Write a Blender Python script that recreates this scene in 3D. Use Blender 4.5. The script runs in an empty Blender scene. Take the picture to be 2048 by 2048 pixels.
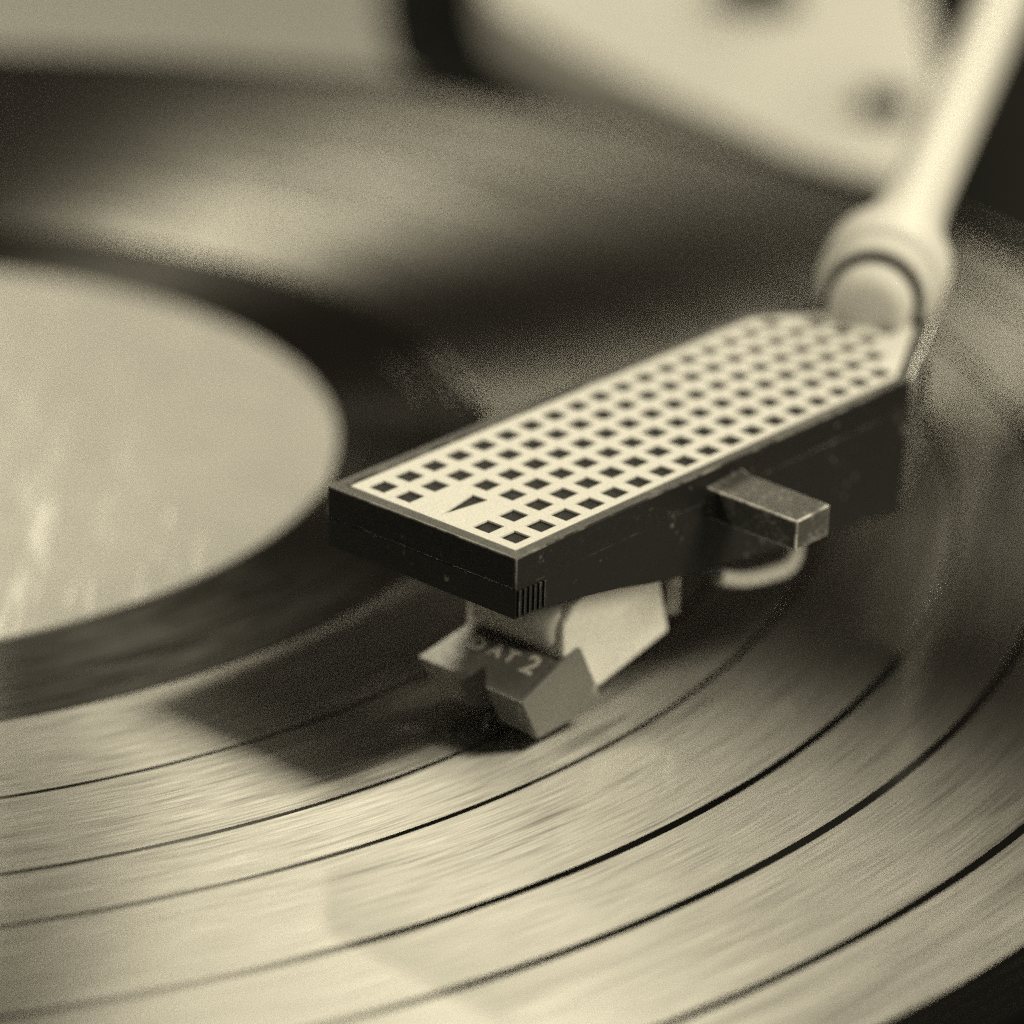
import bpy, bmesh, math, random
from mathutils import Vector, Matrix
from mathutils.geometry import tessellate_polygon

random.seed(7)
S = 0.001                                   # all numbers below are millimetres; the scene is in metres
sc = bpy.context.scene
COL = sc.collection

# ------------------------------------------------------------------ camera
cam_d = bpy.data.cameras.new('camera'); cam = bpy.data.objects.new('camera', cam_d); COL.objects.link(cam)
Rv = Vector((0.99968, 0.00977, 0.02348)); Uv = Vector((-0.02544, 0.38386, 0.92303)); Fv = Vector((0, 0.92332, -0.38404))
m = Matrix((Rv, Uv, -Fv)).transposed().to_4x4(); m.translation = Vector((71.6589, -310.9687, 123.0764)) * S
cam.matrix_world = m
cam_d.sensor_width = 36; cam_d.lens = 36 * 6700 / 2048
cam_d.clip_start = 0.01; cam_d.clip_end = 20
cam_d.dof.use_dof = True; cam_d.dof.focus_distance = 0.262; cam_d.dof.aperture_fstop = 13.0
sc.camera = cam

# ------------------------------------------------------------------ light: a dim warm room and three lamps
WARM = (1.0, 0.912, 0.662)
w = bpy.data.worlds.new('World'); sc.world = w; w.use_nodes = True
w.node_tree.nodes['Background'].inputs[0].default_value = (1.0, 0.74, 0.57, 1)
w.node_tree.nodes['Background'].inputs[1].default_value = 0.017

def area(name, loc, target, sx, sy, radiance, spin=0, xdir=None):
    l = bpy.data.lights.new(name, 'AREA'); l.shape = 'RECTANGLE'; l.size = sx; l.size_y = sy
    l.energy = radiance * math.pi * sx * sy; l.color = WARM
    o = bpy.data.objects.new(name, l); COL.objects.link(o)
    o.location = loc
    if xdir:                                   # long side along xdir
        zz = (Vector(loc) - Vector(target)).normalized(); yy = zz.cross(Vector(xdir)).normalized(); xx = yy.cross(zz)
        o.rotation_euler = Matrix((xx, yy, zz)).transposed().to_euler()
    else:
        o.rotation_euler = (Vector(target) - Vector(loc)).to_track_quat('-Z', 'Y').to_euler()
    if spin: o.rotation_euler.rotate_axis('Z', math.radians(spin))
    return o
DD = (0.74, -0.67, 0)
area('window_lamp', (-0.035, 1.20, 0.94), (0.06, 0, 0.30), 0.30, 0.32, 4.6, -26)
area('right_lamp', (0.90, -0.11, 1.00), (0.07, -0.04, 0), 0.26, 0.34, 22.0, xdir=DD)
area('right_back_lamp', (1.10, 0.28, 0.73), (0.07, -0.04, 0), 0.30, 0.20, 12.0, xdir=DD)
area('right_high_lamp', (0.46, -0.32, 1.18), (0.07, -0.04, 0), 0.30, 0.18, 11.0, xdir=DD)
area('side_lamp', (1.05, -0.66, 0.72), (0.07, -0.04, 0), 0.34, 0.34, 32.0)
area('left_lamp', (-0.37, 0.57, 1.05), (0.06, -0.03, 0), 0.26, 0.26, 9.0)
area('far_lamp', (-0.77, -0.02, 0.985), (0.05, 0.08, 0), 0.18, 0.18, 72.0)
area('back_lamp', (-0.325, 1.12, 0.60), (0.07, 0, 0), 0.26, 0.19, 6.5)
area('low_lamp', (0.56, 1.16, 0.45), (0.10, 0, 0), 0.22, 0.18, 44.0)

sc.view_settings.view_transform = 'Standard'; sc.view_settings.look = 'None'
sc.view_settings.exposure = 0.0; sc.view_settings.gamma = 1.0
sc.cycles.use_denoising = False
sc.cycles.use_adaptive_sampling = False
sc.cycles.max_bounces = 5
sc.cycles.sample_clamp_indirect = 2.5

# ------------------------------------------------------------------ materials
def mat(name, col=0.5, rough=0.5, metal=0.0, spec=0.5):
    mt = bpy.data.materials.new(name); mt.use_nodes = True
    b = mt.node_tree.nodes['Principled BSDF']
    c = (col, col * 0.985, col * 0.95) if not isinstance(col, tuple) else col
    b.inputs['Base Color'].default_value = (*c, 1); b.inputs['Roughness'].default_value = rough
    b.inputs['Metallic'].default_value = metal; b.inputs['Specular IOR Level'].default_value = spec
    return mt, mt.node_tree, b
def nd(nt, t, **kw):
    n = nt.nodes.new(t)
    for k, v in kw.items(): setattr(n, k, v)
    return n
def mth(nt, op, a, b=None, clamp=False):
    n = nd(nt, 'ShaderNodeMath', operation=op, use_clamp=clamp)
    for i, v in enumerate((a, b)):
        if v is None: continue
        if hasattr(v, 'links'): nt.links.new(v, n.inputs[i])
        else: n.inputs[i].default_value = v
    return n.outputs[0]
def noise(nt, vec, scale, detail=2, rough=0.5):
    n = nd(nt, 'ShaderNodeTexNoise'); n.inputs['Scale'].default_value = scale
    n.inputs['Detail'].default_value = detail; n.inputs['Roughness'].default_value = rough
    nt.links.new(vec, n.inputs['Vector']); return n.outputs['Fac']
def ramp(nt, fac, p0, p1, c0, c1):
    r = nd(nt, 'ShaderNodeMapRange'); r.inputs[1].default_value = p0; r.inputs[2].default_value = p1
    r.inputs[3].default_value = c0; r.inputs[4].default_value = c1
    nt.links.new(fac, r.inputs[0]); return r.outputs[0]
def gray(nt, val):
    n = nd(nt, 'ShaderNodeCombineColor')
    nt.links.new(val, n.inputs[0]); nt.links.new(mth(nt, 'MULTIPLY', val, 0.985), n.inputs[1]); nt.links.new(mth(nt, 'MULTIPLY', val, 0.95), n.inputs[2])
    return n.outputs[0]
def worn(name, col, rough, wear, metal=0.0, scale=900.0, spec=0.5, lo=0.62, hi=0.78, bump=0.25, edge=0.0):
    """plastic or paint with fine relief, specks and scuffs"""
    mt, nt, b = mat(name, col, rough, metal, spec)
    tc = nd(nt, 'ShaderNodeTexCoord').outputs['Object']
    n1 = noise(nt, tc, scale, 6, 0.65); n2 = noise(nt, tc, scale * 4.3, 3, 0.6); n3 = noise(nt, tc, scale * 0.22, 3, 0.5)
    sp = ramp(nt, mth(nt, 'MULTIPLY', n1, mth(nt, 'ADD', n3, 0.5)), lo, hi, 0, 1)
    if edge:
        bn = nd(nt, 'ShaderNodeBevel'); bn.samples = 4; bn.inputs['Radius'].default_value = 0.00028
        dt = nd(nt, 'ShaderNodeVectorMath', operation='DOT_PRODUCT')
        nt.links.new(bn.outputs[0], dt.inputs[0]); nt.links.new(nd(nt, 'ShaderNodeNewGeometry').outputs['True Normal'], dt.inputs[1])
        e = mth(nt, 'MULTIPLY', ramp(nt, dt.outputs['Value'], 0.985, 0.86, 0, edge), ramp(nt, n1, 0.35, 0.6, 0.25, 1))
        sp = mth(nt, 'MAXIMUM', sp, e)
    v = mth(nt, 'ADD', mth(nt, 'MULTIPLY', sp, wear), mth(nt, 'MULTIPLY', ramp(nt, n2, 0.2, 0.8, 0.75, 1.25), col if not isinstance(col, tuple) else col[0]))
    nt.links.new(gray(nt, v), b.inputs['Base Color'])
    nt.links.new(ramp(nt, n1, 0.2, 0.8, rough * 0.8, min(1, rough * 1.25)), b.inputs['Roughness'])
    bp = nd(nt, 'ShaderNodeBump'); bp.inputs['Strength'].default_value = bump; bp.inputs['Distance'].default_value = 0.00004
    nt.links.new(n2, bp.inputs['Height']); nt.links.new(bp.outputs[0], b.inputs['Normal'])
    return mt

def vinyl(name, rough, aniso, tilt, walls=0.0, fine=1.0, base=0.005, spec=0.5):
    """pressed vinyl: flat land between the grooves plus the two walls of each groove, leaning 45 degrees
    towards and away from the centre, with a strength that differs from groove to groove"""
    mt, nt, b = mat(name, base, rough, 0.0, spec)
    tc = nd(nt, 'ShaderNodeTexCoord').outputs['Object']
    sep = nd(nt, 'ShaderNodeSeparateXYZ'); nt.links.new(tc, sep.inputs[0])
    cmb = nd(nt, 'ShaderNodeCombineXYZ'); nt.links.new(sep.outputs[0], cmb.inputs[0]); nt.links.new(sep.outputs[1], cmb.inputs[1])
    ln = nd(nt, 'ShaderNodeVectorMath', operation='LENGTH'); nt.links.new(cmb.outputs[0], ln.inputs[0])
    rho = nd(nt, 'ShaderNodeVectorMath', operation='NORMALIZE'); nt.links.new(cmb.outputs[0], rho.inputs[0])
    ang = mth(nt, 'ARCTAN2', sep.outputs[1], sep.outputs[0])
    def strands(fr, fa, det):
        c = nd(nt, 'ShaderNodeCombineXYZ')
        nt.links.new(mth(nt, 'MULTIPLY', ln.outputs['Value'], fr), c.inputs[0]); nt.links.new(mth(nt, 'MULTIPLY', ang, fa), c.inputs[1])
        return mth(nt, 'SUBTRACT', noise(nt, c.outputs[0], 1.0, det, 0.6), 0.5)
    def lean(t):
        s_ = nd(nt, 'ShaderNodeVectorMath', operation='SCALE'); nt.links.new(rho.outputs[0], s_.inputs[0])
        if hasattr(t, 'links'): nt.links.new(t, s_.inputs['Scale'])
        else: s_.inputs['Scale'].default_value = t
        ad = nd(nt, 'ShaderNodeVectorMath', operation='ADD'); nt.links.new(s_.outputs[0], ad.inputs[0]); ad.inputs[1].default_value = (0, 0, 1)
        nn = nd(nt, 'ShaderNodeVectorMath', operation='NORMALIZE'); nt.links.new(ad.outputs[0], nn.inputs[0])
        return nn.outputs[0]
    a = strands(8500 * fine, 15, 2); c_ = strands(4200 * fine, 9, 2); e = strands(600, 4.0, 3)
    t = mth(nt, 'MULTIPLY', mth(nt, 'ADD', a, mth(nt, 'ADD', c_, mth(nt, 'MULTIPLY', e, 0.6))), tilt)
    out = nt.nodes['Material Output']; nt.nodes.remove(b)
    df = nd(nt, 'ShaderNodeBsdfDiffuse'); df.inputs['Color'].default_value = (base, base * 0.97, base * 0.92, 1)
    fr = nd(nt, 'ShaderNodeFresnel'); fr.inputs['IOR'].default_value = 1.53
    gl = nd(nt, 'ShaderNodeBsdfAnisotropic'); gl.distribution = 'BECKMANN'
    gl.inputs['Roughness'].default_value = rough; gl.inputs['Anisotropy'].default_value = -aniso
    nt.links.new(rho.outputs[0], gl.inputs['Tangent']); nt.links.new(lean(t), gl.inputs['Normal'])
    nt.links.new(gray(nt, fr.outputs[0]), gl.inputs['Color'])
    ad = nd(nt, 'ShaderNodeAddShader'); nt.links.new(df.outputs[0], ad.inputs[0]); nt.links.new(gl.outputs[0], ad.inputs[1])
    last = ad.outputs[0]; nt.links.new(last, out.inputs['Surface'])
    if walls:
        k = mth(nt, 'MULTIPLY', mth(nt, 'ADD', mth(nt, 'ADD', mth(nt, 'MULTIPLY', a, 1.5), mth(nt, 'MULTIPLY', c_, 0.6)), mth(nt, 'ADD', mth(nt, 'MULTIPLY', e, 0.35), 1.0)), walls)
        for sg in (1, -1):
            g = nd(nt, 'ShaderNodeBsdfAnisotropic'); g.distribution = 'BECKMANN'
            g.inputs['Roughness'].default_value = 0.335; g.inputs['Anisotropy'].default_value = 0.08
            nt.links.new(rho.outputs[0], g.inputs['Tangent'])
            nt.links.new(lean(mth(nt, 'ADD', mth(nt, 'ADD', mth(nt, 'MULTIPLY', c_, 0.45), mth(nt, 'MULTIPLY', e, 0.45)), sg * 0.90)), g.inputs['Normal'])
            nt.links.new(gray(nt, k), g.inputs['Color'])
            ad = nd(nt, 'ShaderNodeAddShader'); nt.links.new(last, ad.inputs[0]); nt.links.new(g.outputs[0], ad.inputs[1]); last = ad.outputs[0]
        # rounded lips of the grooves: spread across the groove, narrow along it
        g = nd(nt, 'ShaderNodeBsdfAnisotropic'); g.distribution = 'BECKMANN'
        g.inputs['Roughness'].default_value = 0.30; g.inputs['Anisotropy'].default_value = -0.55
        nt.links.new(rho.outputs[0], g.inputs['Tangent']); nt.links.new(lean(mth(nt, 'MULTIPLY', t, 2.0)), g.inputs['Normal'])
        nt.links.new(gray(nt, mth(nt, 'MULTIPLY', k, 0.12)), g.inputs['Color'])
        ad = nd(nt, 'ShaderNodeAddShader'); nt.links.new(last, ad.inputs[0]); nt.links.new(g.outputs[0], ad.inputs[1]); last = ad.outputs[0]
        nt.links.new(last, out.inputs['Surface'])
    return mt

M_groove = vinyl('vinyl_grooves', 0.12, 0.3, 0.035, walls=0.10)
M_gap = vinyl('vinyl_smooth', 0.13, 0.2, 0.01)
M_dead = vinyl('vinyl_run_out', 0.13, 0.2, 0.012, walls=0.012, fine=0.6)
M_black = worn('black_plastic', 0.010, 0.45, 0.16, spec=0.28, lo=0.67, hi=0.82, scale=1500)
M_skirt = worn('black_plastic_matt', 0.010, 0.60, 0.16, spec=0.22, lo=0.67, hi=0.82, scale=1500)
M_edge = worn('rubbed_edge_glint', 0.03, 0.28, 0.20, lo=0.46, hi=0.68, scale=500)  # paler bevel faces: rubbed plastic plus an edge highlight painted into the colour
M_rim = worn('rubbed_rim', 0.055, 0.38, 0.08, lo=0.5, hi=0.8, scale=1100)
M_liftedge = worn('bare_edge', 0.16, 0.30, 0.40, lo=0.40, hi=0.60, scale=900)
M_tray = worn('black_tray', 0.010, 0.45, 0.04, spec=0.2)
M_plate = worn('plate_aluminium', 0.65, 0.42, 0.02, metal=0.0, scale=1500, bump=0.15)
M_lift = worn('scuffed_lift', 0.05, 0.36, 0.14, lo=0.50, hi=0.80, scale=2200)
M_guard = worn('grey_plastic', 0.16, 0.27, 0.25, spec=0.9, lo=0.72, hi=0.85)
M_body = worn('pale_cartridge', 0.74, 0.35, 0.02)
M_shell = worn('grey_shell', 0.50, 0.30, 0.02)
M_dark = worn('dark_holder', 0.02, 0.35, 0.03)
M_ink = worn('white_ink', 0.75, 0.5, 0.02)
M_rubber = worn('black_rubber', 0.012, 0.6, 0.0)
M_arm = worn('satin_arm', 0.60, 0.55, 0.0, spec=0.22)
M_wire = worn('wire_sleeve', 0.50, 0.4, 0.0)
M_metal = worn('clip_metal', 0.6, 0.3, 0.0, metal=1.0)
M_plinth = worn('plinth_black', 0.012, 0.8, 0.005, scale=200, spec=0.0)
M_panel = worn('plinth_silver', 0.54, 0.42, 0.03, scale=200)
M_panel_b = worn('plinth_grey', 0.22, 0.42, 0.03, scale=200)
M_platter = worn('platter_rim', 0.05, 0.4, 0.0)

# label: coated paper with faint press streaks
M_label, nt, b = mat('label_paper', 0.62, 0.40)
b.inputs['Coat Weight'].default_value = 0.8; b.inputs['Coat Roughness'].default_value = 0.16
tc = nd(nt, 'ShaderNodeTexCoord').outputs['Object']
n = noise(nt, tc, 160, 5, 0.6); nt.links.new(gray(nt, ramp(nt, n, 0.3, 0.7, 0.37, 0.43)), b.inputs['Base Color'])
bp = nd(nt, 'ShaderNodeBump'); bp.inputs['Strength'].default_value = 1.0; bp.inputs['Distance'].default_value = 0.0012
mp = nd(nt, 'ShaderNodeMapping'); mp.inputs['Scale'].default_value = (1.0, 0.16, 1.0); mp.inputs['Rotation'].default_value = (0, 0, 0.2)
nt.links.new(tc, mp.inputs[0]); nt.links.new(noise(nt, mp.outputs[0], 120, 3, 0.5), bp.inputs['Height']); nt.links.new(bp.outputs[0], b.inputs['Coat Normal'])

# ------------------------------------------------------------------ mesh helpers (millimetres in, metres out)
def link(name, verts, faces, material, parent=None, bevel=0, smooth=False, seg=2, edge=None):
    me = bpy.data.meshes.new(name); me.from_pydata([Vector(v) * S for v in verts], [], faces)
    bm = bmesh.new(); bm.from_mesh(me); bmesh.ops.recalc_face_normals(bm, faces=bm.faces); bm.to_mesh(me); bm.free()
    me.materials.append(material)
    o = bpy.data.objects.new(name, me); COL.objects.link(o)
    if parent: o.parent = parent
    if smooth:
        for p in me.polygons: p.use_smooth = True
    if bevel:
        bv = o.modifiers.new('bevel', 'BEVEL'); bv.width = bevel * S; bv.segments = seg; bv.limit_method = 'ANGLE'; bv.angle_limit = math.radians(25)
        if edge: me.materials.append(edge); bv.material = 1
    return o
def empty(name, loc=(0, 0, 0), parent=None):
    o = bpy.data.objects.new(name, None); COL.objects.link(o); o.location = Vector(loc) * S; o.empty_display_size = 0.01
    if parent: o.parent = parent
    return o
def tag(o, label, cat, group=None):
    o['label'] = label; o['category'] = cat
    if group: o['group'] = group
def loft(rings):
    """rings of equal length -> closed solid"""
    k = len(rings[0]); V = [v for r in rings for v in r]; Fc = []
    for i in range(len(rings) - 1):
        for j in range(k):
            a, c = i * k + j, i * k + (j + 1) % k
            Fc.append((a, c, c + k, a + k))
    Fc.append(tuple(range(k))[::-1]); Fc.append(tuple(range((len(rings) - 1) * k, len(rings) * k)))
    return V, Fc
def box(x0, x1, y0, y1, z0, z1):
    return loft([[(x0, y0, z0), (x1, y0, z0), (x1, y1, z0), (x0, y1, z0)], [(x0, y0, z1), (x1, y0, z1), (x1, y1, z1), (x0, y1, z1)]])
def ring(name, r0, r1, z0, z1, material, parent, n=360, zi=None):
    """annulus with a top face and both walls down to z0"""
    V, Fc = [], []
    zi = z1 if zi is None else zi
    prof = [(r0, z0), (r0, zi), (r1, z1), (r1, z0)]
    for r, z in prof:
        for j in range(n):
            a = 2 * math.pi * j / n; V.append((r * math.cos(a), r * math.sin(a), z))
    for i in range(4):
        for j in range(n):
            Fc.append((i * n + j, i * n + (j + 1) % n, ((i + 1) % 4) * n + (j + 1) % n, ((i + 1) % 4) * n + j))
    return link(name, V, Fc, material, parent)
def lathe_axis(p, axis, prof, n=48):
    """prof: list of (s along axis, radius)"""
    ax = Vector(axis).normalized(); e1 = ax.cross(Vector((0, 0, 1))).normalized(); e2 = ax.cross(e1)
    rings = [[tuple(Vector(p) + ax * s + (e1 * math.cos(2 * math.pi * j / n) + e2 * math.sin(2 * math.pi * j / n)) * max(r, 1e-3)) for j in range(n)] for s, r in prof]
    return loft(rings)
def tube(path, r, n=14):
    pts = [Vector(p) for p in path]; rings = []
    for i, p in enumerate(pts):
        t = (pts[min(i + 1, len(pts) - 1)] - pts[max(i - 1, 0)]).normalized()
        e1 = t.cross(Vector((0.1, 0.2, 1))).normalized(); e2 = t.cross(e1)
        rr = r[i] if isinstance(r, (list, tuple)) else r
        rings.append([tuple(p + (e1 * math.cos(2 * math.pi * j / n) + e2 * math.sin(2 * math.pi * j / n)) * rr) for j in range(n)])
    return loft(rings)
def spline(ctrl, k=10):
    P = [Vector(c) for c in ctrl]; P = [2 * P[0] - P[1]] + P + [2 * P[-1] - P[-2]]; out = []
    for i in range(1, len(P) - 2):
        for q in range(k):
            t = q / k; a, b_, c, d = P[i - 1:i + 3]
            out.append(0.5 * ((2 * b_) + (c - a) * t + (2 * a - 5 * b_ + 4 * c - d) * t * t + (3 * b_ - a - 3 * c + d) * t ** 3))
    out.append(P[-2]); return out

# ------------------------------------------------------------------ turntable
turntable = empty('turntable', (0, 0, -70))
tag(turntable, 'turntable with black body and pale silver top plates behind the record', 'turntable')
Z0 = 70                                       # children are written in heights above the record, so lift them by this
def up(vf): return [(x, y, z + Z0) for x, y, z in vf[0]], vf[1]
link('plinth', *up(box(-230, 330, -190, 420, -70, -22)), M_plinth, turntable, bevel=2)
def slab(name, poly, z0, z1, material, bevel=0.6):
    return link(name, *up(loft([[(x, y, z0) for x, y in poly], [(x, y, z1) for x, y in poly]])), material, turntable, bevel=bevel)
arc = lambda r, a0, a1, n: [(r * math.cos(math.radians(a0 + (a1 - a0) * i / n)), r * math.sin(math.radians(a0 + (a1 - a0) * i / n))) for i in range(n + 1)]
slab('top_panel', arc(194, 165, 73.5, 40) + [(52.5, 190), (50.5, 202), (47.5, 233), (46.0, 270), (42, 410), (-220, 410), (-220, 60)], -21.9, -12, M_panel_b)
slab('top_panel', [(66, 236), (78, 208), (89, 187), (95, 176), (101, 167), (106, 158.5), (110.6, 149.8), (123.5, 139), (131, 146), (135, 180), (137.5, 222), (146, 410), (66, 410), (63.5, 262)], -21.9, -12, M_panel)
slab('top_panel', arc(157, -171, -20, 60) + [(320, -60), (320, -180), (-220, -180)], -21.9, -12, M_panel)
p = ring('platter', 4, 156, -21, -2.4, M_platter, turntable); p.location = (0, 0, Z0 * S)
link('spindle', *up(lathe_axis((0, 0, -20), (0, 0, 1), [(0, 3.6), (24, 3.6), (26, 3.2), (27.5, 1.5), (28, 0.2)], 32)), M_metal, turntable, smooth=False)
# arm pedestal and its small parts, far out of focus behind the tube
link('arm_pedestal', *up(lathe_axis((125.5, 201, -12), (0, 0, 1), [(0, 8.6), (1.5, 8.6), (1.9, 6.9), (14, 6.8), (15, 6.2)], 40)), worn('pedestal_grey', 0.27, 0.4, 0), turntable, bevel=0.3)
link('lift_knob', *up(box(121.5, 129, 168, 173, -12, -8.5)), M_plinth, turntable, bevel=0.5)
link('cue_lever', *up(lathe_axis((110, 236, -12), (0.1, 0.4, 1), [(0, 7), (5, 6.5), (6, 5)], 28)), M_plinth, turntable, bevel=0.3)

# ------------------------------------------------------------------ record
record = empty('vinyl_record', (0, 0, -2.3))
tag(record, 'black grooved vinyl record with pale blank label under the stylus', 'record')
def rr(name, r0, r1, z1, material, zi=None):
    o = ring(name, r0, r1, -1.2, z1, material, record, zi=zi); o.location = (0, 0, 2.3 * S); return o
core = ring('disc', 3.7, 150.9, -2.2, -1.1, M_gap, record); core.location = (0, 0, 2.3 * S)
lab = rr('label', 3.7, 54.0, 0.02, M_label)
lab['label'] = 'pale cream paper label without print'
rr('run_out_ring', 54.0, 63.4, -0.12, M_dead)
rr('run_out_groove', 63.4, 63.7, -0.16, M_gap)
rr('run_out_ring', 63.7, 67.0, -0.12, M_dead)
rr('run_out_groove', 67.0, 67.25, -0.16, M_gap)
rr('run_out_ring', 67.25, 69.3, -0.10, M_dead)
gaps = [69.5, 82.76, 94.95, 102.7, 115.3, 124.3, 136.35]; wd = [0.35, 0.55, 0.55, 0.6, 0.85, 0.9, 0.85]
edges = [69.3]
for g, q in zip(gaps, wd):
    if g > 70: rr('groove_band', edges[-1], g - q / 2, 0.0, M_groove)
    rr('track_gap', max(edges[-1], g - q / 2), g + q / 2, -0.03, M_gap); edges.append(g + q / 2)
rr('groove_band', edges[-1], 145.6, 0.0, M_groove)
r = 145.6
for k in range(4):
    rr('lead_in_ring', r, r + 1.05, -0.04, M_gap); rr('lead_in_groove', r + 1.05, r + 1.17, -0.10, M_dead); r += 1.17
rr('outer_edge', r, 151.0, -0.35, M_gap, zi=-0.04)

# ------------------------------------------------------------------ tonearm: local frame, x to the right of the shell, y back along it
O = Vector((64.3736, -67.8497, 0)); DX = Vector((0.7412, -0.6713, 0)); NY = Vector((0.6713, 0.7412, 0))
arm = empty('tonearm', (0, 0, 0))
tag(arm, 'satin silver tonearm with black perforated headshell playing the record', 'tonearm')
RZ = math.atan2(DX.y, DX.x)
arm.location = O * S; arm.rotation_euler = (0, 0, RZ)
iR = Matrix.Rotation(-RZ, 3, 'Z')
def loc(p): return iR @ (Vector(p) - O)
SL = 0.0361
top = lambda y: 21.0 + SL * y
def bot(y):
    pts = [(0, 15.75), (4, 15.7), (10.8, 14.9), (17.6, 13.5), (30, 12.2), (52, 10.0), (66, 10.0)]
    for (a, za), (c, zc) in zip(pts, pts[1:]):
        if y <= c: return za + (zc - za) * (y - a) / (c - a)
    return 10.0
def outline(i):                                # outer outline moved in by i
    return [(-10.4 + i, i), (10.4 - i, i), (10.4 - i, 50.6 - i * 0.4), (3.6 - i * 0.6, 63.2 - i), (-3.6 + i * 0.6, 63.6 - i), (-10.4 + i, 53.4 - i * 0.4)]
def dense(poly, step=3.0):
    out = []
    for (x0, y0), (x1, y1) in zip(poly, poly[1:] + poly[:1]):
        k = max(1, int(math.hypot(x1 - x0, y1 - y0) / step))
        out += [(x0 + (x1 - x0) * q / k, y0 + (y1 - y0) * q / k) for q in range(k)]
    return out
# upper half: rim, recess and floor (one solid)
o0, o1 = outline(0), outline(1.12)
k = 6; V = []
for poly, f in ((o0, lambda y: top(y) - 2.745), (o0, lambda y: top(y)), (o1, lambda y: top(y)), (o1, lambda y: top(y) - 1.1)):
    V += [(x, y, f(y)) for x, y in poly]
Fc = [tuple(range(k))[::-1], tuple(range(3 * k, 4 * k))]
for i in range(3):
    for j in range(k): Fc.append((i * k + j, i * k + (j + 1) % k, (i + 1) * k + (j + 1) % k, (i + 1) * k + j))
headshell = link('headshell', V, Fc, M_black, arm, bevel=0.14, edge=M_edge)
headshell.data.materials.append(M_rim)
for p_ in headshell.data.polygons:
    if p_.normal.z > 0.9 and len(p_.vertices) == 4: p_.material_index = 2
headshell['label'] = 'long black headshell with a pale perforated top plate'
# lower skirt, set back a hair so that a seam shows, deepening towards the arm
d0 = dense(outline(0.10))
skirt = link('skirt', *loft([[(x, y, bot(y)) for x, y in d0], [(x, y, top(y) - 2.75) for x, y in d0]]), M_skirt, headshell)
bv = skirt.modifiers.new('bevel', 'BEVEL'); bv.width = 0.1 * S; bv.segments = 2; bv.limit_method = 'ANGLE'; bv.angle_limit = math.radians(40)
for q in range(6):                              # grip ribs at the front of the right side
    y = 0.45 + q * 0.58
    link('rib', *box(10.25, 10.58, y - 0.15, y + 0.15, 15.95, 18.22), M_black, headshell, bevel=0.07, edge=M_edge)
# perforated plate: real square holes and the arrow
pl = [(-9.05, 1.35), (9.15, 1.25), (9.15, 50.1), (3.0, 61.2), (-3.0, 61.6), (-9.05, 52.6)]
holes = []
cols = [-6.95, -4.07, -1.15, 1.72, 4.58, 7.48]
def inside(x, y, mg):
    for (x0, y0), (x1, y1) in zip(pl, pl[1:] + pl[:1]):
        l = math.hypot(x1 - x0, y1 - y0)
        if ((x1 - x0) * (y - y0) - (y1 - y0) * (x - x0)) / l < mg: return False
    return True
for rw in range(21):
    y = 3.05 + 2.925 * rw
    for c, x in enumerate(cols):
        if rw < 2 and c in (2, 3): continue
        if not inside(x, y, 1.35): continue
        h = 0.90 + random.uniform(-0.02, 0.02)
        holes.append([(x - h, y - h), (x - h, y + h), (x + h, y + h), (x + h, y - h)])
holes.append([(0.30, 2.2), (-0.62, 6.78), (1.08, 6.80)])
loops = [pl] + holes
flat = [Vector((x, y, 0)) for lp in loops for x, y in lp]
tris = tessellate_polygon([[Vector((x, y, 0)) for x, y in lp] for lp in loops])
nV = len(flat); zt = lambda y: top(y) - 0.10
V = [(v.x, v.y, zt(v.y)) for v in flat] + [(v.x, v.y, zt(v.y) - 0.16) for v in flat]
Fc = [tuple(t) for t in tris] + [tuple(i + nV for i in t)[::-1] for t in tris]
s0 = 0
for lp in loops:
    for j in range(len(lp)):
        a, c = s0 + j, s0 + (j + 1) % len(lp); Fc.append((a, c, c + nV, a + nV))
    s0 += len(lp)
plate = link('top_plate', V, Fc, M_plate, headshell)
plate['label'] = 'pale metal plate with rows of square holes and an arrow'
rests = link('plate_bed', *loft([[(x * 0.998, y, top(y) - 1.08) for x, y in pl], [(x * 0.998, y, top(y) - 0.30) for x, y in pl]]), M_tray, headshell)
# finger lift
V, Fc = loft([[(10.2, 22.9, 17.6), (10.2, 27.5, 17.9), (10.2, 27.5, 20.9), (10.2, 22.9, 20.5)],
              [(11.2, 23.2, 17.6), (11.2, 27.4, 17.8), (11.2, 27.4, 20.6), (11.2, 23.2, 20.25)],
              [(19.62, 23.15, 17.5), (19.62, 27.45, 17.65), (19.62, 27.45, 20.35), (19.62, 23.15, 20.1)]])
link('finger_lift', V, Fc, M_lift, headshell, bevel=0.16, edge=M_liftedge)

# cartridge
prof = [(11.6, 4.4), (13, 3.2), (16.3, 3.0), (25.0, 5.25), (23.6, 10.2), (23.4, 13.0), (16.0, 13.4), (12.6, 11.4), (11.4, 9.8)]
cart = link('cartridge', *loft([[(-5.5, y, z) for y, z in prof], [(5.5, y, z) for y, z in prof]]), M_body, arm, bevel=0.35)
cart['label'] = 'pale boxy cartridge with a grey lettered stylus grip'
link('front_shell', *lathe_axis((-4.9, 13.1, 9.0), (1, 0, 0), [(0, 0.6), (0.25, 1.9), (0.9, 2.4), (8.9, 2.4), (9.5, 1.9), (9.8, 0.6)], 36), M_shell, cart, smooth=True)
GT = lambda y: 5.0 + (y - 6.3) * 0.44
tp = [(-6.2, 6.45), (-2.1, 6.45), (0.0, 8.0), (1.65, 6.28), (5.8, 6.2), (5.65, 10.9), (-4.8, 11.1)]
bt = [(-5.4, 8.5, 1.15), (-2.0, 8.5, 1.15), (0.0, 9.8, 1.2), (1.6, 8.3, 1.1), (5.8, 8.25, 1.1), (5.8, 16.2, 1.7), (-5.4, 16.2, 1.7)]
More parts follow.
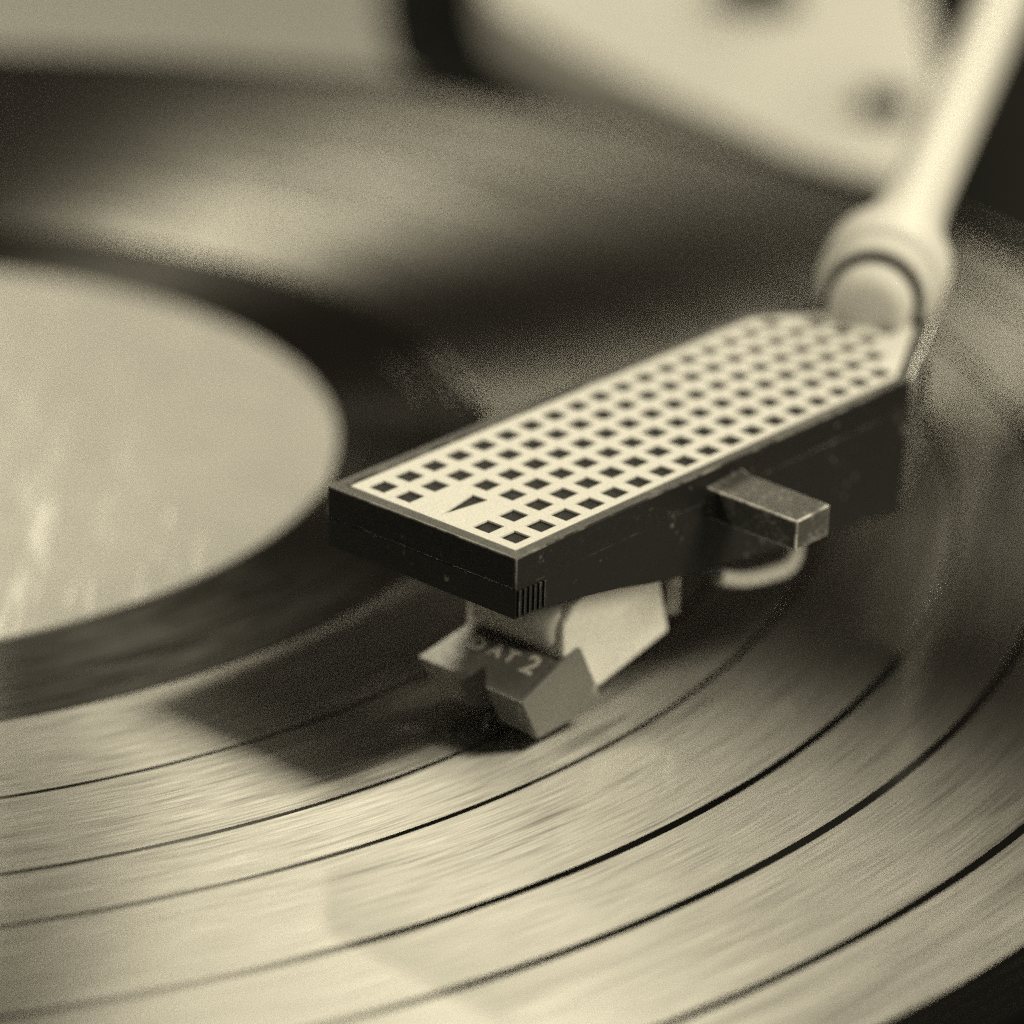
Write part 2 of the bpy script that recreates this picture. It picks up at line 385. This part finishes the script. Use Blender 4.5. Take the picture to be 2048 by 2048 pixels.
grip = link('stylus_grip', *loft([bt, [(x, y, GT(y)) for x, y in tp]]), M_guard, cart, bevel=0.13)
grip['label'] = 'dark grey plastic grip lettered DAT 2 in white'
for x0, x1, pf in ((5.25, 5.90, [(6.15, 5.02), (10.7, 7.02), (13.2, 7.65), (16.3, 1.68), (8.2, 1.05)]), (-5.35, -4.75, [(11.2, 6.6), (13.2, 7.6), (16.3, 1.72), (11.0, 1.3)])):
    link('grip_cheek', *loft([[(x0, y, z) for y, z in pf], [(x1, y, z) for y, z in pf]]), M_guard, cart, bevel=0.12)
link('stylus_holder', *lathe_axis((-2.6, 10.2, 3.0), (1, 0, 0), [(0, 0.5), (0.2, 1.6), (5.0, 1.6), (5.2, 0.5)], 28), M_dark, cart, smooth=True)
link('cantilever', *tube([(0, 10.4, 2.6), (0, 8.9, 1.1), (0, 8.2, 0.35)], [0.3, 0.26, 0.2]), M_dark, cart)
link('stylus_tip', *tube([(0, 8.25, 0.36), (0, 8.2, 0.0)], [0.14, 0.03], 8), M_metal, cart)
for x in (-3.4, -1.2, 1.2, 3.4):
    link('terminal_pin', *tube([(x, 23.5, 8.6 + abs(x) * 0.2), (x, 27.6, 8.9 + abs(x) * 0.2)], 0.55), M_metal, cart)
link('terminal_clip', *tube([(5.0, 25.9, 6.6), (5.0, 25.9, 10.6)], 0.55), M_metal, cart)
sleeve = link('lead_sleeve', *tube(spline([(5.6, 31.2, 8.35), (6.0, 34.0, 7.4), (6.1, 37.5, 6.85), (6.0, 40.6, 6.8), (5.2, 42.4, 8.4), (4.0, 43.4, 11.5)]), 0.7, 14), M_wire, arm, smooth=True)
for q, (x, z) in enumerate(((-3.4, 9.6), (-1.2, 9.2), (1.2, 9.2), (3.4, 9.6))):
    link('lead_wire', *tube(spline([(x, 27.4, z), (x * 0.8 + 1.5, 29.2, z - 0.2), (5.6 + x * 0.1, 31.4, 8.3 + 0.1 * q)]), 0.28, 8), M_dark, arm, smooth=True)

# lettering on the grip
def letter(ch, x, y, size, parent):
    cu = bpy.data.curves.new('letter', 'FONT'); cu.body = ch; cu.size = size * S; cu.extrude = 0.03 * S; cu.offset = 0.05 * S * size / 2.4
    cu.align_x = 'CENTER'; cu.align_y = 'CENTER'
    t = bpy.data.objects.new('letter', cu); COL.objects.link(t)
    dg = bpy.context.evaluated_depsgraph_get(); me = bpy.data.meshes.new_from_object(t.evaluated_get(dg))
    bpy.data.objects.remove(t)
    me.materials.append(M_ink)
    o = bpy.data.objects.new('letter', me); COL.objects.link(o); o.parent = parent
    o.location = Vector((x, y, GT(y) + 0.03)) * S; o.rotation_euler = (math.atan(0.44), 0, 0)
    return o
for ch, x, y, s in (('D', -2.35, 9.55, 1.95), ('A', -0.25, 9.6, 1.85), ('T', 1.35, 9.62, 1.85), ('2', 3.6, 9.55, 2.8)):
    letter(ch, x, y, s, cart)

# tube, collar and gasket, heading 77 degrees in plan
A0 = loc((103.9, -22.2, 24.5)); A1 = loc((128.9, 84.0, 26.8)); ax = (A1 - A0).normalized()
link('shell_neck', *lathe_axis(A0 - ax * 3.0, ax, [(0, 2.2), (0.4, 3.6), (2.0, 3.8), (3.4, 3.8)], 40), M_arm, arm, smooth=True)
link('gasket', *lathe_axis(A0, ax, [(0, 3.7), (0.1, 4.5), (1.1, 4.5), (1.2, 3.7)], 40), M_rubber, arm, smooth=False)
link('locking_collar', *lathe_axis(A0 + ax * 1.1, ax, [(0, 4.6), (0.25, 4.95), (0.3, 5.0), (3.2, 5.0), (3.25, 5.0), (3.3, 5.55), (3.35, 5.6), (3.7, 5.85), (3.75, 5.85), (9.8, 5.85), (9.85, 5.85), (10.3, 5.6), (10.35, 5.55), (10.4, 4.9), (12.4, 4.8)], 56), M_arm, arm, smooth=True)
link('arm_tube', *lathe_axis(A0 + ax * 12.5, ax, [(0, 4.9), (3, 4.5), (7, 3.9), (12, 3.4), (20, 3.15), (200, 3.15)], 40), M_arm, arm, smooth=True)
